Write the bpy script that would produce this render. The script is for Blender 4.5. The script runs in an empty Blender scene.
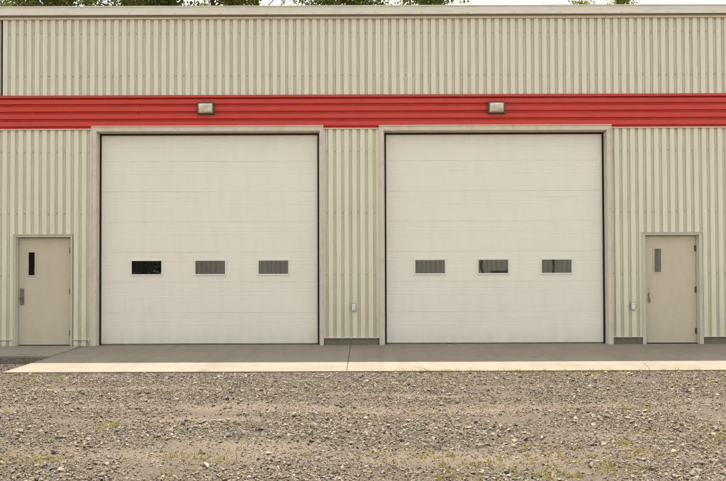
import bpy, bmesh, math, random
import numpy as np
from mathutils import Vector, Matrix, noise
random.seed(7)
rng = np.random.default_rng(11)
scene = bpy.context.scene
C = scene.collection

# ------------------------------------------------------------------ node helpers
def new_mat(name):
    m = bpy.data.materials.new(name); m.use_nodes = True
    nt = m.node_tree
    return m, nt, nt.nodes['Principled BSDF']
def N(nt, typ, **kw):
    n = nt.nodes.new(typ)
    for k, v in kw.items():
        if k in n.inputs: n.inputs[k].default_value = v
        else: setattr(n, k, v)
    return n
def L(nt, a, b): nt.links.new(a, b)
def coords(nt, scale=(1, 1, 1)):
    """world-space position so that separate parts do not share one pattern"""
    g = N(nt, 'ShaderNodeNewGeometry')
    mp = N(nt, 'ShaderNodeMapping'); mp.inputs['Scale'].default_value = scale
    L(nt, g.outputs['Position'], mp.inputs['Vector'])
    return mp.outputs['Vector']
def noise_tex(nt, vec, scale, detail=4, rough=.55):
    n = N(nt, 'ShaderNodeTexNoise'); n.inputs['Scale'].default_value = scale
    n.inputs['Detail'].default_value = detail; n.inputs['Roughness'].default_value = rough
    L(nt, vec, n.inputs['Vector']); return n.outputs['Fac']
def ramp(nt, fac, stops):
    r = N(nt, 'ShaderNodeValToRGB'); e = r.color_ramp.elements
    while len(e) < len(stops): e.new(.5)
    for i, (p, c) in enumerate(stops):
        e[i].position = p
        e[i].color = (c, c, c, 1) if isinstance(c, (int, float)) else (*c, 1)
    L(nt, fac, r.inputs['Fac']); return r.outputs['Color']
def mix(nt, fac, a, b, mode='MIX'):
    m = N(nt, 'ShaderNodeMix', data_type='RGBA', blend_type=mode)
    for sock, v in ((m.inputs['Factor'], fac), (m.inputs[6], a), (m.inputs[7], b)):
        if hasattr(v, 'links'): L(nt, v, sock)
        elif isinstance(v, (int, float)): sock.default_value = v
        else: sock.default_value = (*v, 1)
    return m.outputs[2]
def mul(nt, a, b):
    m = N(nt, 'ShaderNodeMath', operation='MULTIPLY')
    for s, v in ((m.inputs[0], a), (m.inputs[1], b)):
        if hasattr(v, 'links'): L(nt, v, s)
        else: s.default_value = v
    return m.outputs[0]
def bump(nt, bs, h, strength, dist=.01):
    b = N(nt, 'ShaderNodeBump'); b.inputs['Strength'].default_value = strength
    b.inputs['Distance'].default_value = dist
    L(nt, h, b.inputs['Height']); L(nt, b.outputs[0], bs.inputs['Normal'])

def painted(name, col, rough=.45, dirt=(.30, .27, .19), dirt_amt=.35, streak=(9, 9, .6), specks=.5,
            bumpy=.0, blotch=.12, low=None, metallic=0, spec=.3):
    """Painted sheet: soft blotches, run-off streaks, fly specks."""
    m, nt, bs = new_mat(name)
    v = coords(nt); vs = coords(nt, streak)
    base = mix(nt, mul(nt, ramp(nt, noise_tex(nt, v, .9, 5), [(.35, 0), (.7, 1)]), blotch), col,
               tuple(c * .80 for c in col))
    st = ramp(nt, noise_tex(nt, vs, 2.2, 6, .6), [(.48, 0), (.78, 1)])
    base = mix(nt, mul(nt, st, dirt_amt), base, dirt)
    if specks:
        sp = N(nt, 'ShaderNodeTexVoronoi'); sp.inputs['Scale'].default_value = 15
        L(nt, v, sp.inputs['Vector'])
        near = ramp(nt, sp.outputs['Distance'], [(.035, 1), (.085, 0)])
        sel = ramp(nt, noise_tex(nt, v, 3.3, 3), [(.47, 0), (.58, 1)])
        base = mix(nt, mul(nt, mul(nt, near, sel), specks), base, (.10, .085, .05))
    if low:       # splash-back dirt that clings to the bottom of the wall
        sep = N(nt, 'ShaderNodeSeparateXYZ'); L(nt, coords(nt), sep.inputs[0])
        g = N(nt, 'ShaderNodeMapRange'); L(nt, sep.outputs['Z'], g.inputs['Value'])
        g.inputs['From Min'].default_value = low[0]; g.inputs['From Max'].default_value = 0
        f = mul(nt, g.outputs[0], ramp(nt, noise_tex(nt, coords(nt, (5, 5, 1.2)), 1.4, 5), [(.25, .1), (.75, 1)]))
        base = mix(nt, mul(nt, f, low[1]), base, low[2])
    L(nt, base, bs.inputs['Base Color'])
    r = ramp(nt, noise_tex(nt, v, 6, 4), [(.2, max(rough - .08, 0)), (.8, rough + .12)])
    L(nt, r, bs.inputs['Roughness']); bs.inputs['Metallic'].default_value = metallic
    bs.inputs['Specular IOR Level'].default_value = spec
    if bumpy: bump(nt, bs, noise_tex(nt, coords(nt, (1, 1, 1)), 1.6, 3), bumpy, .02)
    return m

M = {}
M['siding'] = painted('cream_siding', (.72, .69, .55), .42, dirt=(.38, .355, .23), dirt_amt=.42, streak=(14, 14, .45),
                      specks=.85, bumpy=.25, low=(1.6, .40, (.42, .42, .28)))
M['siding_up'] = painted('cream_siding_upper', (.705, .67, .54), .42, dirt=(.38, .35, .23), dirt_amt=.45,
                         streak=(14, 14, .5), specks=.95, bumpy=.25)
M['coping'] = painted('cream_coping', (.68, .65, .54), .4, dirt=(.35, .31, .22), dirt_amt=.35, streak=(1.2, 3, 5), specks=.25, bumpy=.5)
M['trim'] = painted('cream_trim', (.63, .57, .465), .45, dirt=(.34, .28, .19), dirt_amt=.45, streak=(4, 4, 2), specks=.3, bumpy=.2)
M['trim_brown'] = painted('brown_closure', (.34, .28, .18), .6, specks=0)
M['red'] = painted('red_siding', (.575, .052, .034), .42, dirt=(.34, .045, .035), dirt_amt=.35, streak=(.8, 5, 3.0), specks=.35, bumpy=.5, blotch=.2)
M['screw'] = painted('screw_head', (.20, .17, .12), .5, specks=0)
M['screw_red'] = painted('red_screw_head', (.16, .03, .02), .5, specks=0)
M['door'] = painted('white_door_skin', (.785, .755, .655), .5, dirt=(.58, .52, .40), dirt_amt=.16, streak=(3.5, 3, .45), specks=.28, bumpy=.35, blotch=.14,
                    low=(.35, .5, (.46, .43, .33)))
M['pdoor'] = painted('beige_door_paint', (.56, .495, .375), .42, dirt=(.36, .31, .23), dirt_amt=.25, streak=(3, 3, 1.5), specks=.10, bumpy=.12,
                     low=(.5, .3, (.30, .28, .19)))
M['pframe'] = painted('pale_frame_paint', (.55, .52, .42), .45, dirt=(.30, .28, .2), dirt_amt=.35, specks=.2)
M['seal'] = painted('black_rubber', (.018, .017, .015), .7, specks=0, dirt=(.06, .05, .04))
M['winframe'] = painted('white_window_frame', (.74, .71, .63), .5, dirt=(.5, .46, .36), dirt_amt=.2, specks=0)
M['steel'] = painted('brushed_steel', (.30, .28, .24), .38, specks=0, metallic=.9)
M['brass'] = painted('worn_brass', (.55, .45, .30), .35, specks=0, metallic=.8)
M['bronze'] = painted('bronze_housing', (.10, .09, .055), .5, specks=0, dirt=(.2, .17, .11), dirt_amt=.4)
M['darkgrey'] = painted('dark_grey_block', (.13, .13, .12), .7, specks=0)
M['hinge'] = painted('dark_hinge_steel', (.12, .11, .09), .5, specks=0, metallic=.6)
M['sweep'] = painted('dusty_door_sweep', (.15, .12, .08), .8, specks=0, dirt=(.3, .25, .17), dirt_amt=.8, streak=(3, 3, 3))
M['plastic'] = painted('grey_plastic', (.74, .74, .70), .4, specks=0, dirt=(.3, .3, .28), dirt_amt=.2)
M['boxgrey'] = painted('box_grey', (.30, .30, .27), .5, specks=0)
M['darkplastic'] = painted('dark_plastic', (.10, .10, .09), .5, specks=0)
M['roofing'] = painted('roofing', (.25, .25, .24), .8)
M['shed'] = painted('grey_shed_sheet', (.47, .46, .40), .5, dirt_amt=.2, specks=0)

def glass(name, col, ior):
    m, nt, bs = new_mat(name)
    bs.inputs['Base Color'].default_value = (*col, 1)
    bs.inputs['Roughness'].default_value = .01
    bs.inputs['IOR'].default_value = ior
    bump(nt, bs, noise_tex(nt, coords(nt), 2.0, 2), .04, .01)
    return m
M['glass'] = glass('window_glass', (.012, .013, .011), 2.2)
M['lens'] = None
m, nt, bs = new_mat('prismatic_lens')
v = coords(nt)
L(nt, mix(nt, ramp(nt, noise_tex(nt, v, 9, 4), [(.35, 0), (.7, 1)]), (.80, .76, .64), (.50, .43, .30)), bs.inputs['Base Color'])
bs.inputs['Roughness'].default_value = .12
w = N(nt, 'ShaderNodeTexWave', wave_type='BANDS', bands_direction='X'); w.inputs['Scale'].default_value = 18
L(nt, v, w.inputs['Vector']); bump(nt, bs, w.outputs['Fac'], .5, .004)
M['lens'] = m

def concrete(name, a, b, stain, crack=True, dirt=.6):
    m, nt, bs = new_mat(name)
    v = coords(nt)
    n1 = ramp(nt, noise_tex(nt, v, 1.1, 7, .62), [(.32, 0), (.68, 1)])
    col = mix(nt, n1, a, b)
    st = ramp(nt, noise_tex(nt, coords(nt, (.35, 1.3, 1)), 1.3, 6, .65), [(.50, 0), (.72, 1)])
    col = mix(nt, mul(nt, st, dirt), col, stain)
    st2 = ramp(nt, noise_tex(nt, coords(nt, (.8, 3.5, 1)), 3.2, 7, .7), [(.46, 0), (.66, 1)])
    col = mix(nt, mul(nt, st2, .5), col, tuple(c * .62 for c in a))
    st3 = ramp(nt, noise_tex(nt, coords(nt, (3.2, .10, 1)), 1.5, 4, .6), [(.50, 0), (.64, 1)])   # tyre tracks across the slab
    col = mix(nt, mul(nt, st3, .28), col, stain)
    blot = ramp(nt, noise_tex(nt, v, 1.9, 3, .5), [(.66, 0), (.72, 1)])                           # oil and damp spots
    col = mix(nt, mul(nt, blot, .4), col, tuple(c * .6 for c in stain))
    sp_ = N(nt, 'ShaderNodeTexVoronoi'); sp_.inputs['Scale'].default_value = 7; L(nt, v, sp_.inputs['Vector'])
    col = mix(nt, mul(nt, ramp(nt, sp_.outputs['Distance'], [(.03, 1), (.09, 0)]), .45), col, (.10, .08, .06))
    fine = noise_tex(nt, v, 160, 3, .7)
    col = mix(nt, mul(nt, ramp(nt, fine, [(.3, 0), (.7, 1)]), .22), col, tuple(c * .6 for c in a))
    L(nt, col, bs.inputs['Base Color']); bs.inputs['Roughness'].default_value = .85
    bump(nt, bs, fine, .25, .004)
    return m
M['slab'] = concrete('concrete_slab', (.262, .228, .175), (.222, .187, .136), (.145, .116, .078), dirt=.45)
M['pad'] = concrete('concrete_pad', (.29, .26, .20), (.24, .21, .16), (.17, .145, .105), dirt=.4)
M['found'] = concrete('foundation_concrete', (.21, .185, .13), (.13, .115, .08), (.07, .06, .04), dirt=.8)

# ------------------------------------------------------------------ mesh helpers
def link(name, bm, mat, parent=None, bevel=0, smooth=False, mats=None):
    if bevel:
        es = [e for e in bm.edges if len(e.link_faces) == 2 and e.calc_face_angle(0) > .5]
        bmesh.ops.bevel(bm, geom=es, offset=bevel, segments=2, profile=.6, affect='EDGES', clamp_overlap=True)
    bmesh.ops.recalc_face_normals(bm, faces=bm.faces)
    me = bpy.data.meshes.new(name); bm.to_mesh(me); bm.free()
    for mm in (mats or [mat]): me.materials.append(mm)
    if smooth:
        for p in me.polygons: p.use_smooth = True
    o = bpy.data.objects.new(name, me); C.objects.link(o)
    if parent: o.parent = parent
    return o
def empty(name, loc=(0, 0, 0)):
    o = bpy.data.objects.new(name, None); o.location = loc; o.empty_display_size = .2; C.objects.link(o); return o
def tag(o, label=None, cat=None, group=None, kind=None):
    if label: o['label'] = label
    if cat: o['category'] = cat
    if group: o['group'] = group
    if kind: o['kind'] = kind
    return o
def box(bm, x0, x1, y0, y1, z0, z1, mi=0):
    vs = [bm.verts.new(p) for p in ((x0, y0, z0), (x1, y0, z0), (x1, y1, z0), (x0, y1, z0),
                                    (x0, y0, z1), (x1, y0, z1), (x1, y1, z1), (x0, y1, z1))]
    for f in ((0, 1, 2, 3), (4, 5, 6, 7), (0, 1, 5, 4), (1, 2, 6, 5), (2, 3, 7, 6), (3, 0, 4, 7)):
        bm.faces.new([vs[i] for i in f]).material_index = mi
def cyl(bm, p, axis, r, h, seg=12, mi=0):
    z = Vector(axis).normalized(); a = z.orthogonal().normalized(); b = z.cross(a)
    p = Vector(p); rings = []
    for k in (0, 1):
        rings.append([bm.verts.new(p + z * h * k + (a * math.cos(t) + b * math.sin(t)) * r)
                      for t in (i * 2 * math.pi / seg for i in range(seg))])
    for i in range(seg):
        bm.faces.new((rings[0][i], rings[0][(i + 1) % seg], rings[1][(i + 1) % seg], rings[1][i])).material_index = mi
    for rr in rings: bm.faces.new(rr).material_index = mi
def tube(bm, pts, rad, seg=8):
    rings = []
    pts = [Vector(p) for p in pts]
    a = None
    for i, p in enumerate(pts):
        d = (pts[min(i + 1, len(pts) - 1)] - pts[max(i - 1, 0)]).normalized()
        if a is None: a = d.orthogonal().normalized()
        a = (a - d * a.dot(d)).normalized(); b = d.cross(a)
        r = rad[i] if hasattr(rad, '__len__') else rad
        rings.append([bm.verts.new(p + (a * math.cos(t) + b * math.sin(t)) * r)
                      for t in (k * 2 * math.pi / seg for k in range(seg))])
    for i in range(len(rings) - 1):
        for k in range(seg):
            bm.faces.new((rings[i][k], rings[i][(k + 1) % seg], rings[i + 1][(k + 1) % seg], rings[i + 1][k]))
    bm.faces.new(rings[0]); bm.faces.new(rings[-1])

P = .1562                     # rib pitch of the vertical sheets
PH = -7.035                   # centre of one outer flat
def profile(x0, x1, pitch, phase, flat, slope, depth, bead=.012):
    """(along, out) points of a trapezoid rib sheet between x0 and x1; out = 0 on the outer flat, depth in the valley"""
    k0 = math.floor((x0 - phase) / pitch) - 1; pts = []
    k = k0
    while True:
        c = phase + k * pitch
        if c - pitch > x1: break
        h = flat / 2; e = (pitch - flat) / 2 - slope
        pts += [(c - pitch / 2 + min(.007, e * .4), depth - bead), (c - pitch / 2 + min(.013, e * .75), depth), (c - h - slope, depth), (c - h, 0), (c + h, 0), (c + h + slope, depth),
                (c + pitch / 2 - min(.013, e * .75), depth), (c + pitch / 2 - min(.007, e * .4), depth - bead)]
        k += 1
    def at(x):
        for (a, ya), (b, yb) in zip(pts, pts[1:]):
            if a <= x <= b: return ya + (yb - ya) * (x - a) / max(b - a, 1e-9)
        return 0
    return [(x0, at(x0))] + [q for q in pts if x0 + 1e-4 < q[0] < x1 - 1e-4] + [(x1, at(x1))]
FLAT, SLOPE, DEP = .086, .009, .045
def ribbed_v(bm, x0, x1, z0, z1, y=0, rows=(), back=.10):
    pr = profile(x0, x1, P, PH, FLAT, SLOPE, DEP)
    zs = [z0 + (z1 - z0) * i / max(1, round((z1 - z0) / .4)) for i in range(max(1, round((z1 - z0) / .4)) + 1)]
    grid = [[bm.verts.new((x, y + d + .0022 * noise.noise((x * .8, z * .9, 3)), z)) for z in zs] for x, d in pr]
    for a, b in zip(grid, grid[1:]):
        for i in range(len(zs) - 1): bm.faces.new((a[i], b[i], b[i + 1], a[i + 1]))
    box(bm, x0, x1, y + DEP + .012, y + back, z0 + .004, z1 - .004)   # insulated wall core behind the sheet
    k = math.ceil((x0 + .02 - PH - P / 2) / P)
    while PH + (k + .5) * P < x1 - .02:
        c = PH + (k + .5) * P
        for z in rows:
            if z0 + .03 < z < z1 - .03:
                cyl(bm, (c + random.uniform(-.005, .005), y + DEP - .010, z + random.uniform(-.008, .008)), (0, -1, 0), .0085, .012, 6, 1)
        k += 1

# ------------------------------------------------------------------ building
B = tag(empty('metal_building', (0, 0, 0)),
        'long cream ribbed-metal building with red band and two white overhead doors', 'building')
X0, X1, DEPTH = -9.72, 9.56, 13.0
ZT, ZU, ZR = 6.42, 4.912, 4.253

bm = bmesh.new()
ribbed_v(bm, -7.085, X1, ZU, ZT, 0, rows=(6.14, 5.30))
tag(link('wall_panel', bm, None, B, mats=[M['siding_up'], M['screw']]), 'cream vertical ribbed sheet above the red band')
bm = bmesh.new()
ribbed_v(bm, X0, -7.125, ZU, ZT, 0, rows=(6.14, 5.30))
link('wall_panel', bm, None, B, mats=[M['siding_up'], M['screw']])
bm = bmesh.new(); box(bm, -7.125, -7.085, .03, .10, ZU, ZT); link('expansion_joint', bm, M['seal'], B)

DL, DR = (-6.835, -5.705), (5.475, 6.640)             # personnel door frames (outer)
GL, GR = (-5.23, -.84), (.405, 4.795)                 # garage openings
GT = 4.20
TL, TR = (-5.325, -.772), (.318, 4.882)               # outer edges of the garage trims
rows = (3.80, 2.59, 1.38)
bm = bmesh.new()
ribbed_v(bm, X0, DL[0], .0, ZR, 0, rows); ribbed_v(bm, DL[0], DL[1], 2.185, ZR, 0, rows); ribbed_v(bm, DL[1], TL[0], .0, ZR, 0, rows)
link('wall_panel', bm, None, B, mats=[M['siding'], M['screw']])
bm = bmesh.new(); ribbed_v(bm, TL[1], TR[0], .145, ZR, 0, rows)
link('wall_panel', bm, None, B, mats=[M['siding'], M['screw']])
bm = bmesh.new()
ribbed_v(bm, TR[1], DR[0], .145, ZR, 0, rows); ribbed_v(bm, DR[0], DR[1], 2.185, ZR, 0, rows); ribbed_v(bm, DR[1], X1, .145, ZR, 0, rows)
link('wall_panel', bm, None, B, mats=[M['siding'], M['screw']])

# red band: horizontal ribs
bm = bmesh.new()
pitch = .1462
pr = profile(ZR, ZU - .035, pitch, 4.787, .084, .006, .048, .013)
xs = [X0 + (X1 - X0) * i / 48 for i in range(49)]
g = [[bm.verts.new((x, d - .004 + .002 * noise.noise((x * .7, z * 2, 9)), z)) for x in xs] for z, d in pr]
for a, b in zip(g, g[1:]):
    for i in range(48): bm.faces.new((a[i], a[i + 1], b[i + 1], b[i]))
box(bm, X0, X1, .04, .10, ZR + .004, ZU - .004)
for sx in [5.60, -7.0, -2.56, 1.90] + [5.60 - 2.0 * k for k in range(1, 7)] + [7.6, 9.0]:
    for k in range(4):
        z = 4.787 - pitch * (k - .5)
        if ZR < z < ZU - .05 and (sx == 5.60 or random.random() < .55):
            cyl(bm, (sx + random.uniform(-.02, .02), .03, z), (0, -1, 0), .009, .014, 6, 1)
link('colour_band', bm, None, B, mats=[M['red'], M['screw_red']])
for a, b in ((X0, -6.1), (-6.096, -.03), (-.026, 6.0), (6.004, X1)):
    bm = bmesh.new()
    pts = [(-.028, ZU - .050), (-.028, ZU - .001), (.028, ZU - .001), (.028, ZU - .038), (-.022, ZU - .038), (-.022, ZU - .050)]
    A_ = [bm.verts.new((a, y_, z_)) for y_, z_ in pts]; B_ = [bm.verts.new((b, y_, z_)) for y_, z_ in pts]
    bm.faces.new(A_); bm.faces.new(B_)
    for i in range(6): bm.faces.new((A_[i], A_[(i + 1) % 6], B_[(i + 1) % 6], B_[i]))
    tag(link('band_flashing', bm, M['red'], B, bevel=.002), 'red drip flashing on top of the red band')
for a, b in ((X0, TL[0] - .002), (TL[1] + .002, TR[0] - .002), (TR[1] + .002, X1)):
    bm = bmesh.new(); box(bm, a, b, -.022, .03, ZR - .018, ZR + .002)
    tag(link('lower_flashing', bm, M['trim'], B, bevel=.003), 'cream trim under the red band')

# coping, in lengths with lap joints
cj = [X0 - .03, -4.93, -.085, 4.74, X1 + .03]
for a, b in zip(cj, cj[1:]):
    bm = bmesh.new()
    box(bm, a + .003, b - .003, -.075, .22, 6.488, 6.640)
    box(bm, a + .003, b - .003, -.088, .235, 6.636, 6.656)
    box(bm, a + .003, b - .003, -.092, -.072, 6.480, 6.494)
    x = a + .35
    while x < b - .1:
        cyl(bm, (x, -.074, 6.507), (0, -1, 0), .008, .008, 6, 1); x += .905
    link('coping', bm, None, B, bevel=.003, mats=[M['coping'], M['screw']])
for a in cj[1:4]:
    bm = bmesh.new(); box(bm, a - .06, a + .06, -.078, -.0755, 6.497, 6.634)
    link('coping_joint', bm, M['coping'], B)
bm = bmesh.new(); box(bm, X0, X1, -.018, .10, 6.440, 6.487); tag(link('closure_strip', bm, M['trim_brown'], B), 'brown closure strip in the gap under the coping')
bm = bmesh.new(); box(bm, X0, X1, -.032, .10, 6.412, 6.446); link('eave_trim', bm, M['trim'], B, bevel=.003)
# roof and the other three walls
bm = bmesh.new()
v = [bm.verts.new(p) for p in ((X0, .10, 6.40), (X1, .10, 6.40), (X1, DEPTH, 6.05), (X0, DEPTH, 6.05))]
bm.faces.new(v); link('roof', bm, M['roofing'], B)
bm = bmesh.new()
box(bm, X0 + .01, X0 + .12, .11, DEPTH, 0, 6.02); box(bm, X1 - .12, X1 - .01, .11, DEPTH, 0, 6.02); box(bm, X0 + .12, X1 - .12, DEPTH - .12, DEPTH - .01, 0, 6.02)
tag(link('wall', bm, M['siding'], B), 'side and rear walls')
for a in (X0 - .012, X1 + .002):
    bm = bmesh.new(); box(bm, a, a + .010, -.050, .16, .002, 6.478); link('corner_trim', bm, M['trim'], B, bevel=.002)
# foundation, base flashing
for a, b in ((TL[1], TR[0]), (TR[1], DR[0]), (DR[1], X1)):
    bm = bmesh.new(); box(bm, a + .002, b - .002, .010, .10, -.05, .138); link('foundation', bm, M['found'], B, bevel=.006)
    bm = bmesh.new(); box(bm, a + .002, b - .002, -.020, .05, .136, .152); link('base_flashing', bm, M['trim'], B, bevel=.003)
for a, b in ((TR[1] + .48, DR[0] - .013), (DR[1] + .013, DR[1] + .07)):
    bm = bmesh.new(); box(bm, a, b, -.004, .012, .001, .130)
    tag(link('corner_block', bm, M['darkgrey'], B, bevel=.004), 'dark grey filler block beside the door frame foot')
for a, b in ((X0, DL[0] - .013), (DL[1] + .013, TL[0] - .012)):
    bm = bmesh.new(); box(bm, a, b, -.022, .05, .118, .136); link('base_flashing', bm, M['trim'], B, bevel=.003)
bm = bmesh.new(); box(bm, TL[0] - .050, TL[0] - .022, -.030, -.0225, .100, .142); link('end_cap', bm, M['trim'], B, bevel=.002)

# ---- overhead doors
SECT = [.022, .63, 1.23, 1.826, 2.424, 3.022, 3.622, 4.155]
def garage_door(g, t, wins, lab):
    a, b = g
    o0, o1 = t
    # trim round the opening: outer flange, stepped return, reveal
    bm = bmesh.new()
    for s, (e, o) in ((-1, (a, o0)), (1, (b, o1))):
        lo, hi = min(e, o), max(e, o)
        box(bm, lo, hi, -.030, .20, .001, GT)                             # flange and reveal
        inn = e + (.012 if s < 0 else -.012)
        box(bm, min(e, inn), max(e, inn), .005, .20, .001, GT - .012)     # inner step
        st = e + (.024 if s < 0 else -.024)
        box(bm, min(inn, st), max(inn, st), .105, .20, .001, GT - .024)   # stop
        lip = o + (-.012 if s < 0 else .012)
        bx = (o, o + .014) if s < 0 else (o - .014, o)
        box(bm, bx[0], bx[1], -.040, -.028, .001, GT + .105)
    box(bm, o0, o1, -.030, .20, GT + .001, GT + .092)
    box(bm, a + .013, b - .013, .005, .20, GT - .012, GT + .002)
    box(bm, a + .025, b - .025, .105, .20, GT - .026, GT - .013)
    box(bm, o0 + .001, o1 - .001, -.048, .03, GT + .091, GT + .106)       # drip edge
    fr = link('door_trim', bm, M['trim'], B, bevel=.003)
    bm = bmesh.new()                                                      # weather seal
    x0, x1 = a + .024, b - .024; zt = GT - .026
    box(bm, x0, x0 + .034, .118, .150, .02, zt); box(bm, x1 - .034, x1, .118, .150, .02, zt)
    box(bm, x0 + .034, x1 - .034, .118, .150, zt - .034, zt)
    link('weather_seal', bm, M['seal'], fr, bevel=.004)
    # leaf: seven sections with tongue joints and three shallow grooves each
    y = .150
    prof = []                                                             # (z, y)
    for i in range(7):
        z0, z1 = SECT[i], SECT[i + 1]
        prof += [(z0 + .0012, y + .007), (z0 + .005, y)]
        for gz in (z1 - .265, z1 - .20, z1 - .13):
            prof += [(gz - .007, y), (gz - .003, y + .0022), (gz + .003, y + .0022), (gz + .007, y)]
        prof += [(z1 - .005, y), (z1 - .0012, y + .007)]
    bm = bmesh.new()
    xs = [x0 + .01 + (x1 - x0 - .02) * i / 36 for i in range(37)]
    gr = []
    for z, yy in prof:
        gr.append([bm.verts.new((x, yy + .0022 * noise.noise((x * .9, z * 1.7, o0)), z)) for x in xs])
    for p, q in zip(gr, gr[1:]):
        for i in range(36): bm.faces.new((p[i], p[i + 1], q[i + 1], q[i]))
    box(bm, x0 + .01, x1 - .01, y + .016, y + .05, SECT[0], SECT[-1])
    leaf = tag(link('garage_door', bm, M['door'], B), lab)
    bm = bmesh.new(); box(bm, x0 + .034, x1 - .034, y - .006, y + .035, .002, .021); link('bottom_seal', bm, M['sweep'], leaf, bevel=.004)
    for ea, eb in ((x1 - .034 - .040, x1 - .034), (x0 + .034, x0 + .042)):
        bm = bmesh.new(); box(bm, ea, eb, y - .008, y - .002, .032, zt - .04); link('end_cap', bm, M['winframe'], leaf, bevel=.002)
    for k, wx in enumerate(wins):
        w, h, z = .293, .131, 1.525
        bm = bmesh.new(); e = .030
        box(bm, wx - w - e, wx + w + e, y - .014, y + .012, z + h, z + h + e); box(bm, wx - w - e, wx + w + e, y - .014, y + .012, z - h - e, z - h)
        box(bm, wx - w - e, wx - w, y - .014, y + .012, z - h, z + h); box(bm, wx + w, wx + w + e, y - .014, y + .012, z - h, z + h)
        fr = link('window_frame', bm, M['winframe'], leaf, bevel=.003)
        bm = bmesh.new(); box(bm, wx - w + .0005, wx + w - .0005, y - .006, y + .006, z - h + .0005, z + h - .0005)
        link('window_pane', bm, M['glass'], leaf)
    return leaf
garage_door(GL, TL, (-4.28, -3.022, -1.772), 'left white sectional overhead door')
garage_door(GR, TR, (1.325, 2.575, 3.826), 'right white sectional overhead door')

# ---- personnel doors
def rounded_rect(bm, x0, x1, z0, z1, y0, y1, r, mi=0):
    pts = []
    for cx, cz, a0 in ((x1 - r, z1 - r, 0), (x0 + r, z1 - r, 90), (x0 + r, z0 + r, 180), (x1 - r, z0 + r, 270)):
        for k in range(5):
            t = math.radians(a0 + k * 22.5); pts.append((cx + r * math.cos(t), cz + r * math.sin(t)))
    f = [bm.verts.new((x, y0, z)) for x, z in pts]; q = [bm.verts.new((x, y1, z)) for x, z in pts]
    bm.faces.new(f).material_index = mi; bm.faces.new(q).material_index = mi
    n = len(pts)
    for i in range(n): bm.faces.new((f[i], f[(i + 1) % n], q[(i + 1) % n], q[i])).material_index = mi
def person_door(F, leafx, litex, litez, lab):
    a, b = F; l0, l1 = leafx; Y = .085
    bm = bmesh.new()
    box(bm, a, l0 - .028, -.016, .12, .001, 2.135); box(bm, l1 + .028, b, -.016, .12, .001, 2.135)
    box(bm, a, b, -.016, .12, 2.136, 2.180)
    box(bm, l0 - .028, l0 - .004, .030, .12, .001, 2.136); box(bm, l1 + .004, l1 + .028, .030, .12, .001, 2.136)
    box(bm, l0 - .003, l1 + .003, .030, .12, 2.118, 2.136)
    box(bm, a - .012, b + .012, -.030, .02, 2.178, 2.192)
    box(bm, a - .012, a - .001, -.022, .02, .001, 2.178); box(bm, b + .001, b + .012, -.022, .02, .001, 2.178)
    link('door_frame', bm, M['pframe'], B, bevel=.003)
    bm = bmesh.new(); box(bm, l0 - .003, l1 + .003, Y + .052, .12 + .03, .001, 2.117)
    box(bm, l0 - .004, l1 + .004, Y - .05, Y + .05, .001, .010)
    link('threshold', bm, M['seal'], B)
    bm = bmesh.new(); box(bm, l0, l1, Y, Y + .045, .016, 2.112)
    box(bm, l0 + .01, l1 - .01, Y - .004, Y - .0005, .018, .034)
    d = tag(link('door', bm, M['pdoor'], B, bevel=.003), lab)
    x0, x1 = litex; z0, z1 = litez
    bm = bmesh.new(); e = .022
    box(bm, x0 - e, x1 + e, Y - .012, Y - .001, z1, z1 + e); box(bm, x0 - e, x1 + e, Y - .012, Y - .001, z0 - e, z0)
    box(bm, x0 - e, x0, Y - .012, Y - .001, z0, z1); box(bm, x1, x1 + e, Y - .012, Y - .001, z0, z1)
    link('window_frame', bm, M['pdoor'], d, bevel=.003)
    bm = bmesh.new(); box(bm, x0 + .0005, x1 - .0005, Y - .007, Y - .002, z0 + .0005, z1 - .0005); link('window_pane', bm, M['glass'], d)
    for z in (1.87, 1.06, .25):
        bm = bmesh.new(); cyl(bm, (l1 - .002, Y - .010, z - .06), (0, 0, 1), .011, .12, 10)
        box(bm, l1 - .032, l1 - .012, Y - .006, Y - .001, z - .055, z + .055)
        link('hinge', bm, M['hinge'], d)
    return d, Y
dl, Y = person_door(DL, (-6.775, -5.752), (-6.585, -6.465), (1.385, 1.835), 'left beige steel door with a narrow dark window')
bm = bmesh.new(); rounded_rect(bm, -6.752, -6.670, .80, 1.125, Y - .008, Y - .001, .012)
cyl(bm, (-6.711, Y - .008, 1.075), (0, -1, 0), .018, .012, 14)
link('lock_plate', bm, M['steel'], dl)
bm = bmesh.new(); cyl(bm, (-6.728, Y - .008, .935), (0, -1, 0), .022, .035, 14)
tube(bm, [(-6.728, Y - .045, .935), (-6.715, Y - .052, .93), (-6.690, Y - .05, .90), (-6.688, Y - .05, .86)], .009)
link('handle', bm, M['darkplastic'], dl, smooth=False)
dr, Y = person_door(DR, (5.552, 6.553), (5.735, 5.865), (1.405, 1.865), 'right beige steel door with a narrow window and pull handle')
bm = bmesh.new()
rounded_rect(bm, 5.604, 5.650, .795, 1.010, Y - .006, Y - .001, .012)
link('lock_plate', bm, M['steel'], dr)
bm = bmesh.new()
tube(bm, [(5.627, Y - .006, .835), (5.627, Y - .035, .838), (5.627, Y - .052, .855), (5.627, Y - .056, .90), (5.627, Y - .052, .95), (5.627, Y - .035, .968), (5.627, Y - .006, .972)], .011, 10)
link('handle', bm, M['brass'], dr, smooth=True)
bm = bmesh.new(); cyl(bm, (5.627, Y - .001, 1.075), (0, -1, 0), .024, .012, 16); cyl(bm, (5.627, Y - .013, 1.075), (0, -1, 0), .013, .006, 16)
link('deadbolt', bm, M['brass'], dr)

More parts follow.
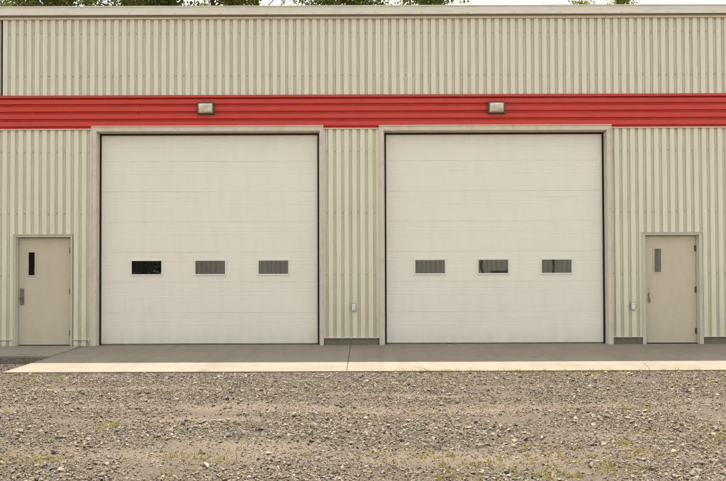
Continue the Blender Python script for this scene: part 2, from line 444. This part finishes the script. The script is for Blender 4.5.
# ------------------------------------------------------------------ wall lights
def wall_light(x, z, label):
    t = tag(empty('wall_light', (x, -.004, z)), label, 'wall light', 'floodlights on the red band')
    w, h, d = .172, .118, .115
    def wedge(bm, w, h, y0, y1, top, bot, mi=0):
        # back plate rectangle to a slightly smaller, forward-leaning front
        back = [(-w, y0, -h), (w, y0, -h), (w, y0, h), (-w, y0, h)]
        k = .93
        front = [(-w * k, y1 + bot, -h * .9), (w * k, y1 + bot, -h * .9), (w * k, y1 + top, h * .96), (-w * k, y1 + top, h * .96)]
        A = [bm.verts.new(p) for p in back]; F = [bm.verts.new(p) for p in front]
        for i in range(4): bm.faces.new((A[i], A[(i + 1) % 4], F[(i + 1) % 4], F[i])).material_index = mi
        bm.faces.new(A); return F
    bm = bmesh.new()
    F = wedge(bm, w, h, 0, -d, 0, .045)
    inner = [bm.verts.new(Vector(v.co) * 1.0) for v in F]
    cen = sum((v.co for v in F), Vector()) / 4
    for v in inner:
        v.co = cen + Vector(((v.co.x - cen.x) * .88, (v.co.y - cen.y) * .84, (v.co.z - cen.z) * .83))
    deep = [bm.verts.new(v.co + Vector((0, .018, 0))) for v in inner]
    for i in range(4):
        j = (i + 1) % 4
        bm.faces.new((F[i], F[j], inner[j], inner[i])); bm.faces.new((inner[i], inner[j], deep[j], deep[i]))
    lens_pts = [v.co.copy() for v in deep]
    bm.faces.new(deep)
    link('housing', bm, M['bronze'], t, bevel=.004)
    bm = bmesh.new()
    n = 8; g = []
    for i in range(n + 1):
        row = []
        for j in range(n + 1):
            u, q = i / n, j / n
            p = (lens_pts[0] * (1 - u) + lens_pts[1] * u) * (1 - q) + (lens_pts[3] * (1 - u) + lens_pts[2] * u) * q
            bul = .030 * (1 - (2 * u - 1) ** 6) * (1 - (2 * q - 1) ** 6)
            row.append(bm.verts.new(p + Vector((0, -.004 - bul, 0)) ))
        g.append(row)
    for i in range(n):
        for j in range(n): bm.faces.new((g[i][j], g[i + 1][j], g[i + 1][j + 1], g[i][j + 1]))
    link('lens', bm, M['lens'], t, smooth=True)
    bm = bmesh.new(); box(bm, -.05, .05, .001, .032, -.07, .07); link('bracket', bm, M['bronze'], t, bevel=.004)
    for sx in (-1, 1):
        bm = bmesh.new(); cyl(bm, (sx * w * .86, -d + .005, h * .86), (0, -1, 0), .007, .008, 8)
        link('lens_screw', bm, M['steel'], t)
wall_light(-3.075, 4.642, 'bronze framed floodlight on the red band above the left overhead door')
wall_light(2.625, 4.636, 'bronze framed floodlight on the red band above the right overhead door')

# ------------------------------------------------------------------ outlets
def outlet(x, z, label):
    t = tag(empty('outlet_box', (x, -.001, z)), label, 'electrical outlet', 'outdoor outlets on the cream wall')
    bm = bmesh.new(); rounded_rect(bm, -.046, .046, -.078, .078, -.030, 0, .016); link('back_box', bm, M['boxgrey'], t)
    bm = bmesh.new(); rounded_rect(bm, -.035, .035, -.066, .066, -.040, -.030, .014)
    for s in (-1, 1): rounded_rect(bm, -.022, .022, s * .028 - .021, s * .028 + .021, -.047, -.040, .014)
    link('cover', bm, M['plastic'], t)
outlet(-.185, .742, 'small grey outlet box on the rib panel between the overhead doors')
outlet(5.275, .748, 'small grey outlet box beside the right steel door')

# ------------------------------------------------------------------ ground
GZ = -.028
SUNDIR = None
def gnoise(x, y):
    return (.018 * noise.noise((x * .35, y * .55, 1.7)) + .010 * noise.noise((x * 1.1, y * 1.5, 5.1)) +
            .006 * noise.noise((x * 4, y * 5, 8.8)) + .010 * noise.noise((x * 11, y * 13, 2.2)) +
            0.007 * noise.noise((x * 26, y * 28, 6.6)))
def track(x, y):
    """0..1 how much a spot lies in one of the two worn wheel tracks"""
    w = .35 * noise.noise((x * .22, .3, 2)) ; t = 0
    for c, s in ((-6.35, .34), (-8.65, .30)):
        t = max(t, math.exp(-((y - c - w) / s) ** 2))
    t = max(t, min(1, max(0, (noise.noise((x * .55, y * 1.9, 21)) - .18) * 3.2)))          # drifts of fines between the tracks
    return max(0, min(1, t * (.60 + .9 * noise.noise((x * .5, y * .8, 4)) + .4 + .5 * noise.noise((x * 4, y * 7, 14)))))
def gz(x, y):
    edge = min(1, max(0, (-3.66 - y) / .5)) if y < -3.6 else .35
    return GZ + (gnoise(x, y) - .022 * track(x, y)) * max(.15, edge)
m, nt, bs = new_mat('gravel_dirt')
v = coords(nt)
att = N(nt, 'ShaderNodeAttribute', attribute_name='track')
fine = noise_tex(nt, v, 45, 8, .75)
c1 = mix(nt, ramp(nt, fine, [(.35, 0), (.65, 1)]), (.105, .080, .052), (.265, .208, .140))
c2 = mix(nt, ramp(nt, fine, [(.3, 0), (.7, 1)]), (.23, .175, .118), (.38, .295, .205))
col = mix(nt, att.outputs['Fac'], c1, c2)
col = mix(nt, mul(nt, ramp(nt, noise_tex(nt, v, 1.2, 6), [(.45, 0), (.7, 1)]), .4), col, (.20, .15, .10))
vo = N(nt, 'ShaderNodeTexVoronoi'); vo.inputs['Scale'].default_value = 60; L(nt, v, vo.inputs['Vector'])
col = mix(nt, mul(nt, ramp(nt, vo.outputs['Distance'], [(.15, 0), (.5, 1)]), .5), col, (.05, .042, .032))
L(nt, col, bs.inputs['Base Color']); bs.inputs['Roughness'].default_value = .95
hh = N(nt, 'ShaderNodeMath', operation='ADD'); L(nt, fine, hh.inputs[0]); L(nt, vo.outputs['Distance'], hh.inputs[1])
bump(nt, bs, hh.outputs[0], 1.0, .02)
M['dirt'] = m
# near sheet finely modelled, outer sheet flat and 400 m wide, joined in one mesh
xs = np.concatenate([np.array([-400, -150, -60, -30, -18]), np.arange(-12, 12.01, .05), np.array([18, 30, 60, 150, 400])])
ys = np.concatenate([np.array([-400, -150, -70, -40, -25, -18]), np.arange(-14, -1.2, .04), np.array([-.6, 0, 6, 20, 60, 150, 400])])
nx, ny = len(xs), len(ys)
co = np.zeros((nx * ny, 3), np.float32); tr = np.zeros(nx * ny, np.float32)
for i, x in enumerate(xs):
    for j, y in enumerate(ys):
        near = -12.01 <= x <= 12.01 and -14.01 <= y <= -1.2
        k = i * ny + j
        f = min(1, (12 - abs(x)) / 1.0, (y + 14) / 1.0) if near else 0
        co[k] = (x, y, GZ + (gz(x, y) - GZ) * max(f, 0)); tr[k] = track(x, y) if near else .3
idx = np.arange(nx * ny).reshape(nx, ny)
q = np.stack([idx[:-1, :-1], idx[1:, :-1], idx[1:, 1:], idx[:-1, 1:]], -1).reshape(-1, 4)
def np_mesh(name, co, faces, mat, smooth=False, attrs=None, fattrs=None):
    """co (n,3), faces (m,k) all the same size"""
    me = bpy.data.meshes.new(name); k = faces.shape[1]; mF = len(faces)
    me.vertices.add(len(co)); me.vertices.foreach_set('co', np.ascontiguousarray(co, np.float32).ravel())
    me.loops.add(mF * k); me.loops.foreach_set('vertex_index', np.ascontiguousarray(faces, np.int32).ravel())
    me.polygons.add(mF)
    me.polygons.foreach_set('loop_start', np.arange(0, mF * k, k, dtype=np.int32))
    me.polygons.foreach_set('loop_total', np.full(mF, k, np.int32))
    me.update(calc_edges=True)
    for n_, a in (attrs or {}).items():
        at = me.attributes.new(n_, 'FLOAT', 'POINT'); at.data.foreach_set('value', a.astype(np.float32))
    for n_, a in (fattrs or {}).items():
        at = me.attributes.new(n_, 'FLOAT_COLOR', 'FACE'); at.data.foreach_set('color', a.astype(np.float32).ravel())
    me.polygons.foreach_set('use_smooth', np.full(mF, smooth, bool))
    me.materials.append(mat)
    o = bpy.data.objects.new(name, me); C.objects.link(o); return o
tag(np_mesh('ground', co, q, M['dirt'], True, {'track': tr}), kind='structure')

# concrete apron in front of the overhead doors; joints are real gaps
def slab_piece(bm, x0, x1, y0, y1, z0, z1): box(bm, x0, x1, y0, y1, z0, z1)
AX, AY = -5.455, -3.64
bm = bmesh.new()
jx = [AX, -.252, 10.4]
for a, b in zip(jx, jx[1:]):
    slab_piece(bm, a + .005, b - .005, AY, .30, -.16, 0)
tag(link('concrete_apron', bm, M['slab'], None, bevel=.008), kind='structure')
bm = bmesh.new(); slab_piece(bm, -11, AX - .022, -1.66, .30, -.16, .004)
tag(link('walkway', bm, M['pad'], None, bevel=.008), kind='structure')

crk = [(672, 350.2), (679, 351.6), (686, 352.2), (693, 354.4), (700, 355.0), (707, 357.2), (716, 358.0)]
bm = bmesh.new(); pp = []
for px, py in crk:
    d = 16 * 87.8 / (py + (px - 363) * .0034 - 257); pp.append(Vector(((px - 363) * .0196 * d / 16, d - 16, 0)))
prev = None
for i, p in enumerate(pp):
    w_ = .012 * (1 - abs(i - 3) / 4.2)
    cur = (bm.verts.new((p.x, p.y - w_, .003)), bm.verts.new((p.x, p.y + w_, .003)))
    if prev: bm.faces.new((prev[0], cur[0], cur[1], prev[1]))
    prev = cur
tag(link('pavement_crack', bm, M['seal']), kind='structure')

# ---- stones
def hull_template(n, sx, sy, sz, seed):
    r = random.Random(seed); bm = bmesh.new()
    for _ in range(n):
        p = Vector((r.gauss(0, 1), r.gauss(0, 1), r.gauss(0, 1))).normalized() * r.uniform(.82, 1.0)
        bm.verts.new((p.x * sx, p.y * sy, p.z * sz))
    res = bmesh.ops.convex_hull(bm, input=bm.verts)
    bmesh.ops.delete(bm, geom=[g for g in res['geom_interior'] if isinstance(g, bmesh.types.BMVert)], context='VERTS')
    bmesh.ops.triangulate(bm, faces=bm.faces); bmesh.ops.recalc_face_normals(bm, faces=bm.faces)
    bm.verts.index_update()
    vs = np.array([v.co[:] for v in bm.verts]); fs = np.array([[v.index for v in f.verts] for f in bm.faces])
    bm.free(); return vs, fs
PAL = np.array([1.0, .885, .73]) * .76 * np.array([(.26, .24, .21), (.18, .165, .15), (.34, .315, .275), (.12, .11, .10), (.30, .265, .215), (.38, .35, .30), (.22, .20, .18), (.25, .22, .18), (.20, .18, .16)])
def spots(n, pw, xr=7.4, y0=-11.5, y1=-3.68):
    """positions; pw = how strongly wheel tracks repel the stones"""
    out = []
    while len(out) < n:
        x = random.uniform(-xr, xr); y = random.uniform(y0, y1)
        if abs(x) > 3.8 + (y - y0) * .55: continue
        if random.random() < pw * track(x, y): continue
        cl = noise.noise((x * .9, y * 1.6, 12)) + .5 * noise.noise((x * 3, y * 4, 3))
        if random.random() > .72 + .9 * cl: continue
        out.append((x, y))
    return out
def patch(n, x0, x1, y0, y1): return [(random.uniform(x0, x1), random.uniform(y0, y1)) for _ in range(n)]
V, F, COL = [], [], []; off = 0
def scatter(pts, temps, rmin, rmax, power, sink, dark=.04):
    global off
    n = len(pts); pts = np.array(pts)
    r = rmin + (rmax - rmin) * rng.random(n) ** power
    yaw = rng.random(n) * 6.283; ti = rng.integers(0, len(temps), n)
    tilt = rng.normal(0, .25, n); roll = rng.normal(0, .25, n)
    z = np.array([gz(x, y) for x, y in pts]) + r * sink
    colr = PAL[rng.integers(0, len(PAL), n)] * (rng.lognormal(0, .22, n).clip(.4, 1.45) * np.where(rng.random(n) < dark, .5, 1))[:, None]
    for t, (tv, tf) in enumerate(temps):
        s = np.where(ti == t)[0]
        if not len(s): continue
        cy, sy = np.cos(yaw[s]), np.sin(yaw[s]); cx, sx = np.cos(tilt[s]), np.sin(tilt[s]); cr, sr = np.cos(roll[s]), np.sin(roll[s])
        p = tv[None] * r[s][:, None, None]
        X, Yv, Z = p[..., 0], p[..., 1], p[..., 2]
        Y2 = Yv * cx[:, None] - Z * sx[:, None]; Z2 = Yv * sx[:, None] + Z * cx[:, None]
        X2 = X * cr[:, None] + Z2 * sr[:, None]; Z3 = -X * sr[:, None] + Z2 * cr[:, None]
        X3 = X2 * cy[:, None] - Y2 * sy[:, None]; Y3 = X2 * sy[:, None] + Y2 * cy[:, None]
        P3 = np.stack([X3 + pts[s, 0][:, None], Y3 + pts[s, 1][:, None], Z3 + z[s][:, None]], -1)
        nv = len(tv)
        base = off + np.arange(len(s)) * nv
        V.append(P3.reshape(-1, 3)); F.append((tf[None] + base[:, None, None]).reshape(-1, 3))
        cc = np.ones((len(s), len(tf), 4)); cc[..., :3] = colr[s][:, None, :]
        COL.append(cc.reshape(-1, 4)); off += len(s) * nv
small = [hull_template(7, 1, .85, .6, 100 + i) for i in range(10)]
mid = [hull_template(9, 1, .8, .62, 200 + i) for i in range(14)]
big = [hull_template(14, 1, .78, .5, 300 + i) for i in range(16)]
scatter(spots(185000, .3), small, .004, .013, 1.6, .35, .08)
scatter(spots(72000, .85), mid, .009, .023, 1.7, .30, .14)
scatter(spots(3200, .85), big, .022, .046, 2.4, .32, .3)
scatter(patch(20000, -10, AX - .03, AY + .02, -1.68), mid, .009, .024, 1.6, .2, .92)  # stones left of the apron mostly darkened: that patch's shade is in their colour
scatter(patch(5000, -9, 9, -3.74, -3.645), mid, .008, .020, 1.6, .1)
m, nt, bs = new_mat('crushed_stone')
at = N(nt, 'ShaderNodeAttribute', attribute_name='stone')
n_ = noise_tex(nt, coords(nt), 70, 5, .7)
L(nt, mix(nt, mul(nt, ramp(nt, n_, [(.35, 0), (.65, 1)]), .4), at.outputs['Color'], (.20, .175, .14)), bs.inputs['Base Color'])
bs.inputs['Roughness'].default_value = .9; bump(nt, bs, n_, .4, .004)
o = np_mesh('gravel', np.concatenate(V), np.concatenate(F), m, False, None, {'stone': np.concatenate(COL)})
tag(o, 'loose grey and tan crushed stone covering the yard in front of the concrete', 'gravel', kind='stuff')

# ---- weeds, moss and dead leaves in the gravel
def gpt(px, py):
    d = 16 * 90.1 / (py + (px - 363) * .0034 - 257); return ((px - 363) * .0196 * d / 16, d - 16)
def leafmat(name, a, b, tr=.35):
    m, nt, bs = new_mat(name)
    oi = noise_tex(nt, coords(nt), 9, 3, .6)
    at = N(nt, 'ShaderNodeAttribute', attribute_name='tint')
    col = mix(nt, at.outputs['Fac'], a, b)
    col = mix(nt, mul(nt, oi, .35), col, tuple(c * .6 for c in a))
    L(nt, col, bs.inputs['Base Color']); bs.inputs['Roughness'].default_value = .6
    tn = N(nt, 'ShaderNodeBsdfTranslucent'); L(nt, mix(nt, .5, col, (1.3 * b[0], 1.35 * b[1], .5 * b[2])), tn.inputs['Color'])
    mx = N(nt, 'ShaderNodeMixShader'); mx.inputs[0].default_value = tr
    L(nt, bs.outputs[0], mx.inputs[1]); L(nt, tn.outputs[0], mx.inputs[2])
    L(nt, mx.outputs[0], nt.nodes['Material Output'].inputs['Surface'])
    return m
M['weed'] = leafmat('yellow_green_weed', (.115, .125, .028), (.33, .27, .045), .3)
M['deadleaf'] = leafmat('dry_leaf', (.30, .16, .06), (.40, .25, .10), .2)
def blades(spots_, hmin, hmax, wdt, lean=.9):
    n = len(spots_); co = np.zeros((n, 3, 3)); a = rng.random(n) * 6.283
    h = hmin + (hmax - hmin) * rng.random(n); ln = rng.random(n) * lean
    for i, (x, y) in enumerate(spots_):
        z = gz(x, y); ca, sa = math.cos(a[i]), math.sin(a[i]); w = wdt * random.uniform(.6, 1.3)
        co[i, 0] = (x - w * sa, y + w * ca, z); co[i, 1] = (x + w * sa, y - w * ca, z)
        co[i, 2] = (x + ca * h[i] * ln[i], y + sa * h[i] * ln[i], z + h[i])
    return co
wp = []
patches = [(28, 380, 8, 2.0, 90), (44, 378, 10, 2, 130), (52, 382, 8, 2, 90), (62, 381, 4, 1, 40), (95, 383, 6, 2, 40), (12, 382, 6, 1.5, 30),
           (12, 427, 8, 1.5, 40), (45, 426, 6, 1.5, 40), (88, 418, 8, 1.5, 40), (100, 427, 14, 1.5, 80), (110, 426, 8, 1.5, 60),
           (30, 460, 16, 2.0, 130), (46, 459, 14, 1.5, 110), (4, 455, 5, 3, 60), (68, 458, 8, 1.5, 40), (3, 474, 5, 2, 30),
           (215, 427, 12, 1.5, 60), (185, 455, 16, 2, 100), (200, 457, 12, 2, 100), (225, 460, 10, 1.5, 70), (160, 476, 6, 1.5, 40),
           (340, 412, 8, 1.2, 30), (305, 455, 6, 1.2, 30), (385, 454, 6, 1.5, 30), (382, 472, 5, 2, 30), (413, 453, 8, 2, 50),
           (430, 372, 26, 1.2, 300), (455, 372.5, 14, 1.2, 150), (520, 371.5, 10, 1, 110), (517, 369.8, 6, .8, 60), (528, 370, 5, .8, 40),
           (554, 375, 16, 1.6, 200), (562, 376, 8, 1.4, 90), (600, 370.5, 18, .9, 160), (612, 370.5, 12, .9, 110), (640, 370, 10, .8, 60), (700, 369, 8, .8, 60),
           (615, 382, 12, 1.5, 90), (695, 384, 22, 1.5, 180), (710, 386, 10, 1.5, 90), (670, 383, 8, 1.2, 50), (520, 391, 10, 1.2, 70),
           (625, 408, 8, 1.5, 60), (640, 407, 7, 1.2, 60), (648, 409, 5, 1.2, 40), (565, 410, 12, 1.2, 60), (475, 406, 10, 1.2, 40), (600, 394, 12, 1.4, 70),
           (716, 440, 12, 3, 180), (722, 430, 5, 3, 60), (640, 432, 10, 1.5, 70), (620, 445, 10, 2, 120), (650, 452, 18, 2.2, 180), (605, 465, 12, 3, 120),
           (625, 470, 14, 3, 120), (690, 430, 6, 1.5, 30), (695, 474, 10, 1.5, 60), (575, 455, 18, 3, 160), (540, 450, 14, 2, 100), (500, 462, 18, 4, 180),
           (470, 470, 18, 4, 170), (440, 455, 12, 2, 100), (445, 478, 14, 2, 120), (530, 473, 16, 3, 150), (560, 476, 14, 3, 110), (375, 400, 10, 1.2, 30),
           (455, 385, 14, 1.2, 60), (480, 380, 10, 1, 50), (395, 380, 12, 1, 40), (300, 384, 8, 1, 30), (160, 392, 10, 1, 30), (5, 410, 6, 1.2, 30)]
for px, py, sx, sy, n in patches:
    for _ in range(max(2, int(n * .10))):
        x, y = gpt(px + random.gauss(0, sx * .95), py + random.gauss(0, sy * 1.2))
        rr = random.uniform(.008, .035)
        for _ in range(random.randint(5, 13)):
            wp.append((x + random.gauss(0, rr), min(y + random.gauss(0, rr), -3.66)))
for _ in range(1500):
    c = random.choice(patches); x, y = gpt(c[0] + random.gauss(0, 30), max(374, c[1] + random.gauss(0, 8))); wp.append((x, y))
ba = blades(wp, .014, .038, .0055, 1.2)
lw = [(x, -3.665) for x in [gpt(px, 371)[0] for px in np.concatenate([rng.normal(512, 5, 14), rng.normal(527, 3, 8), rng.normal(425, 18, 30), rng.normal(605, 12, 18), rng.normal(520, 110, 50), *[rng.normal(c_, 2.2, rng.integers(3, 20)) for c_ in (411, 424, 438, 452, 470, 512, 519, 528, 540, 561, 574, 588, 598, 606, 612, 625, 634, 655, 672, 690, 715)], rng.normal(430, 14, 60)])]]
bb = blades(lw, .035, .085, .0065, .9)
co = np.concatenate([ba, bb]).reshape(-1, 3)
tint = np.repeat(rng.random(len(co) // 3), 3)
tag(np_mesh('weeds', co, np.arange(len(co)).reshape(-1, 3), M['weed'], False, {'tint': tint}),
    'low yellow-green weeds and moss growing through the gravel', 'weeds', kind='stuff')
dp = [gpt(random.uniform(0, 726), 373 + 108 * random.random() ** 1.2) for _ in range(260)]
dp += [gpt(random.gauss(cx, 9), random.gauss(cy, 1.5)) for cx, cy, n in ((48, 390, 9), (95, 377, 8), (240, 476, 6), (480, 464, 10), (555, 461, 9), (620, 450, 8), (195, 408, 4)) for _ in range(n)]
cc = np.zeros((len(dp), 4, 3))
for i, (x, y) in enumerate(dp):
    a, s = random.random() * 6.28, random.uniform(.007, .017); z = gz(x, y) + .014
    for k, (u, w_) in enumerate(((-1, 0), (0, -.5), (1.1, 0), (0, .55))):
        cc[i, k] = (x + s * (u * math.cos(a) - w_ * math.sin(a)), y + s * (u * math.sin(a) + w_ * math.cos(a)), z + random.uniform(-.003, .008))
tag(np_mesh('leaf_litter', cc.reshape(-1, 3), np.arange(len(dp) * 4).reshape(-1, 4), M['deadleaf'], False, {'tint': np.repeat(rng.random(len(dp)), 4)}),
    'scattered dry orange-brown leaf bits lying on the gravel', 'leaf litter', kind='stuff')
# one tall dry stalk at the apron edge in two places
for px, lab, h, ln in ((646, 'dry stalk leaning left at the concrete edge in front of the right steel door', .15, -.12),
                       (430, 'dry stalk leaning left at the concrete edge in front of the right overhead door', .08, -.30)):
    x, y = gpt(px, 371.3); bm = bmesh.new()
    tube(bm, [(x, -3.665, -.05), (x + ln * .4, -3.66, .02 + h * .25), (x + ln, -3.655, h * .75)], [.003, .0024, .0015], 5)
    for k in range(4):
        t = .3 + .2 * k; bx, bz = x + ln * t, h * .75 * t
        vs = [bm.verts.new(p) for p in ((bx, -3.66, bz), (bx + .012, -3.668, bz + .012), (bx + .022, -3.66, bz + .016))]; bm.faces.new(vs)
    o = link('dry_stalk', bm, M['weed']); tag(o, lab, 'weed')

# ------------------------------------------------------------------ trees
M['bark'] = painted('bark', (.10, .078, .055), .9, dirt=(.05, .04, .03), dirt_amt=.6, streak=(9, 9, 1.5), specks=0)
M['leaf'] = leafmat('green_leaf', (.060, .085, .018), (.19, .20, .030), .5)
def tree(x, y, H, rad, base, n, seed, label, group, lean=0, trunk_top=.8, name='tree', leaf=(.055, .10), nc=None):
    r = random.Random(seed)
    t = tag(empty(name, (x, y, -.05)), label, 'tree', group)
    bm = bmesh.new()
    top = H * trunk_top
    tp = [Vector((lean * (k / 6) ** 1.5 + r.uniform(-.12, .12) * (k > 0), r.uniform(-.12, .12) * (k > 0), top * k / 6)) for k in range(7)]
    r0 = .016 * H
    tube(bm, tp, [r0 * (1 - .8 * k / 6) * (1.35 if k == 0 else 1) for k in range(7)], 9)
    centers = []
    nb = nc or 26
    for b_ in range(nb):
        f = base + (1 - base) * (b_ + r.random()) / nb
        zz = H * f
        sh = math.sin(math.pi * min(1, max(0, ((f - base) / (1 - base)) * .86 + .10))) ** (.7 if base > .1 else .3)
        rr = rad * sh * r.uniform(.45, 1.0); a = r.random() * 6.283
        kk = min(5.99, max(.5, (zz * .86 - .25 * rr) / top * 6)); i = int(kk); s = tp[i].lerp(tp[min(6, i + 1)], kk - i)
        e = Vector((s.x + rr * math.cos(a), s.y + rr * math.sin(a), zz))
        midp = s.lerp(e, .5) + Vector((r.uniform(-.2, .2), r.uniform(-.2, .2), -.12 * rr))
        br = r0 * .26 * (1.1 - f)+ .012
        tube(bm, [s, midp, e], [br, br * .6, br * .25], 6)
        centers.append((e, rad * r.uniform(.26, .42)))
        centers.append((midp.lerp(e, .55) + Vector((r.uniform(-.5, .5), r.uniform(-.5, .5), r.uniform(0, .5))), rad * r.uniform(.18, .32)))
        for _ in range(3):
            d = Vector((r.gauss(0, 1), r.gauss(0, 1), r.gauss(.3, .7))) * rad * .22
            tube(bm, [midp.lerp(e, r.uniform(.3, 1)), e + d], [br * .4, .006], 4)
    link('trunk', bm, M['bark'], t)
    g = np.random.default_rng(seed)
    cs = np.array([c[0][:] for c in centers]); cr = np.array([c[1] for c in centers])
    ci = g.integers(0, len(cs), n)
    # each limb end carries many twig tips, each with a spray of leaves
    twigs = g.normal(0, 1, (len(cs), 26, 3)); twigs /= np.linalg.norm(twigs, axis=-1, keepdims=True); twigs *= (g.random((len(cs), 26, 1)) ** .45)
    tw = twigs[ci, g.integers(0, 26, n)]
    p = cs[ci] + tw * cr[ci][:, None] * np.array([1, 1, .72]) + g.normal(0, .13, (n, 3))
    s = g.uniform(leaf[0], leaf[1], n)
    u = g.normal(0, 1, (n, 3)); u /= np.linalg.norm(u, axis=1)[:, None]
    w_ = g.normal(0, 1, (n, 3)); w_ = np.cross(u, w_); w_ /= np.linalg.norm(w_, axis=1)[:, None]
    q = np.stack([p - u * s[:, None], p + w_ * s[:, None] * .5, p + u * s[:, None], p - w_ * s[:, None] * .5], 1)
    tint = np.repeat(np.clip(g.normal(.45, .25, n) , 0, 1), 4)
    o = np_mesh('crown', q.reshape(-1, 3), np.arange(n * 4).reshape(-1, 4), M['leaf'], False, {'tint': tint}); o.parent = t
    return t
def bx_(px, Y): return (px - 363) * .0196 * (16 + Y) / 16
GT_ = 'trees behind the building'
TREES = [  # px, Y, H, radius, base, leaves, label
    (-45, 21, 17.0, 3.4, .42, 20000, 'leafy tree behind the building, just past its far left end'),
    (22, 19, 17.5, 3.3, .45, 22000, 'leafy tree showing above the roof at the far left corner'),
    (88, 22, 18.0, 3.2, .45, 19000, 'leafy tree above the roof over the left overhead door edge'),
    (131, 18, 17.5, 2.8, .48, 17000, 'leafy tree with dark trunk above the roof over the left door windows'),
    (173, 20, 18.0, 2.6, .46, 17000, 'tree with thin dark trunk above the roof left of the left floodlight'),
    (217, 19, 18.0, 2.3, .58, 13000, 'sparse tree with trunk above the roof just right of the left floodlight'),
    (262, 21, 18.0, 2.6, .50, 19000, 'tree with bare limbs above the roof over the right of the left door'),
    (318, 19, 18.0, 2.5, .52, 17000, 'tree with thin trunk above the roof beside the middle pier'),
    (350, 21, 18.5, 2.2, .60, 9000, 'sparse bare limbed tree above the roof over the middle pier'),
    (412, 20, 15.8, 2.5, .48, 24000, 'rightmost full green tree above the roof over the right door left half'),
]
for i, (px, Y, H, rd, bs_, n, lab) in enumerate(TREES):
    tree(bx_(px, Y), Y, H, rd, bs_, n, 40 + i, lab, GT_, lean=random.uniform(-.5, .5))
tree(bx_(584, 24), 24, 14.35, 1.7, .50, 9000, 71, 'small twiggy treetop just clearing the roof over the right floodlight side', GT_, trunk_top=.97)
tree(bx_(628, 24), 24, 14.35, 2.0, .50, 14000, 72, 'small green treetop just clearing the roof above the right steel door', GT_, trunk_top=.9)

# ------------------------------------------------------------------ across the yard (seen mirrored in the panes)
S = tag(empty('metal_shed', (0, -36, 0)), 'grey ribbed metal shed mirrored in the overhead door windows', 'shed')
bm = bmesh.new()
pr = profile(-11.6, 24, .30, 0, .19, .03, .05)
a = [bm.verts.new((x, -d, 0)) for x, d in pr]; b = [bm.verts.new((x, -d, 5.6)) for x, d in pr]
for i in range(len(a) - 1): bm.faces.new((a[i], a[i + 1], b[i + 1], b[i]))
box(bm, -11.6, 24, -9, -.07, 0, 5.6)
link('wall', bm, M['shed'], S)
bm = bmesh.new(); box(bm, -11.8, 24.2, -9.2, .15, 5.601, 5.8); link('roof', bm, M['roofing'], S)
bm = bmesh.new(); tube(bm, [(12.15, .08, .1), (12.15, .08, 5.5)], .07)
link('drainpipe', bm, M['darkplastic'], S); bm = bmesh.new(); tube(bm, [(7.7, .06, .6), (7.5, .10, 1.3), (7.75, .08, 2.3), (7.6, .08, 2.6)], .05)
link('drainpipe', bm, M['darkplastic'], S)
bm = bmesh.new(); box(bm, 8.2, 9.2, .01, .35, 0, .85); link('vent_cover', bm, M['darkplastic'], S, bevel=.05)
for i, (x, Y, H, rd) in enumerate(((-14.3, -32, 9, 3.3), (-18.8, -33.5, 10, 3.6), (-23.2, -32, 10, 3.9), (-28.5, -34, 11, 4), (-14.5, -38, 10, 3.6), (-19.5, -39, 11, 4.0))):
    tree(x, Y, H, rd, .02, 26000, 80 + i, ['bushy tree next to the shed end, mirrored in the first left door window',
         'second bushy tree left of the shed across the yard', 'bushy tree mirrored in the left steel door window',
         'farthest left bushy tree across the yard', 'bushy tree in the second row directly behind the shed end', 'bushy tree in the second row farther from the shed'][i], 'trees across the yard', trunk_top=.75, leaf=(.14, .24), nc=44)

# ------------------------------------------------------------------ light, sky, camera
EL, AZ = math.radians(69.2), math.radians(-9)
# vector towards the sun: behind the building, a little left
sv = Vector((math.sin(AZ) * math.cos(EL), math.cos(AZ) * math.cos(EL), math.sin(EL)))
sun = bpy.data.lights.new('sun', 'SUN'); sun.energy = 3.0; sun.angle = math.radians(.55); sun.color = (1, .93, .82)
so = bpy.data.objects.new('sun', sun); C.objects.link(so); so.rotation_euler = sv.to_track_quat('Z', 'Y').to_euler(); so.location = (0, 20, 30)
W = bpy.data.worlds.new('World'); scene.world = W; W.use_nodes = True
nt = W.node_tree; bg = nt.nodes['Background']
sky = N(nt, 'ShaderNodeTexSky', sky_type='NISHITA'); sky.sun_disc = False
sky.sun_elevation = EL; sky.sun_rotation = AZ; sky.air_density = 1.0; sky.dust_density = 2.5; sky.ozone_density = 1.0
tc = N(nt, 'ShaderNodeTexCoord')
mp = N(nt, 'ShaderNodeMapping'); mp.inputs['Scale'].default_value = (1, 1, 2.2); L(nt, tc.outputs['Generated'], mp.inputs['Vector'])
cl = ramp(nt, noise_tex(nt, mp.outputs[0], 2.4, 7, .55), [(.36, 0), (.55, 1)])
L(nt, mix(nt, mul(nt, cl, .95), sky.outputs[0], (5.6, 5.4, 5.0)), bg.inputs['Color'])
bg.inputs['Strength'].default_value = .10

cam = bpy.data.cameras.new('camera'); co_ = bpy.data.objects.new('camera', cam); C.objects.link(co_)
cam.sensor_width = 36; cam.lens = 36 * 816.3 / 726; cam.clip_start = .05; cam.clip_end = 1500
tilt = math.atan(16.5 / 816.3); roll = math.radians(-.20)
co_.matrix_world = Matrix.Translation((0, -16, 1.72)) @ Matrix.Rotation(math.pi / 2 + tilt, 4, 'X') @ Matrix.Rotation(roll, 4, 'Z')
scene.camera = co_
scene.cycles.filter_width = 1.15
vs = scene.view_settings
vs.view_transform = 'Standard'; vs.look = 'None'; vs.gamma = 1; vs.use_curve_mapping = False; vs.exposure = 1.63
scene.display_settings.display_device = 'sRGB'
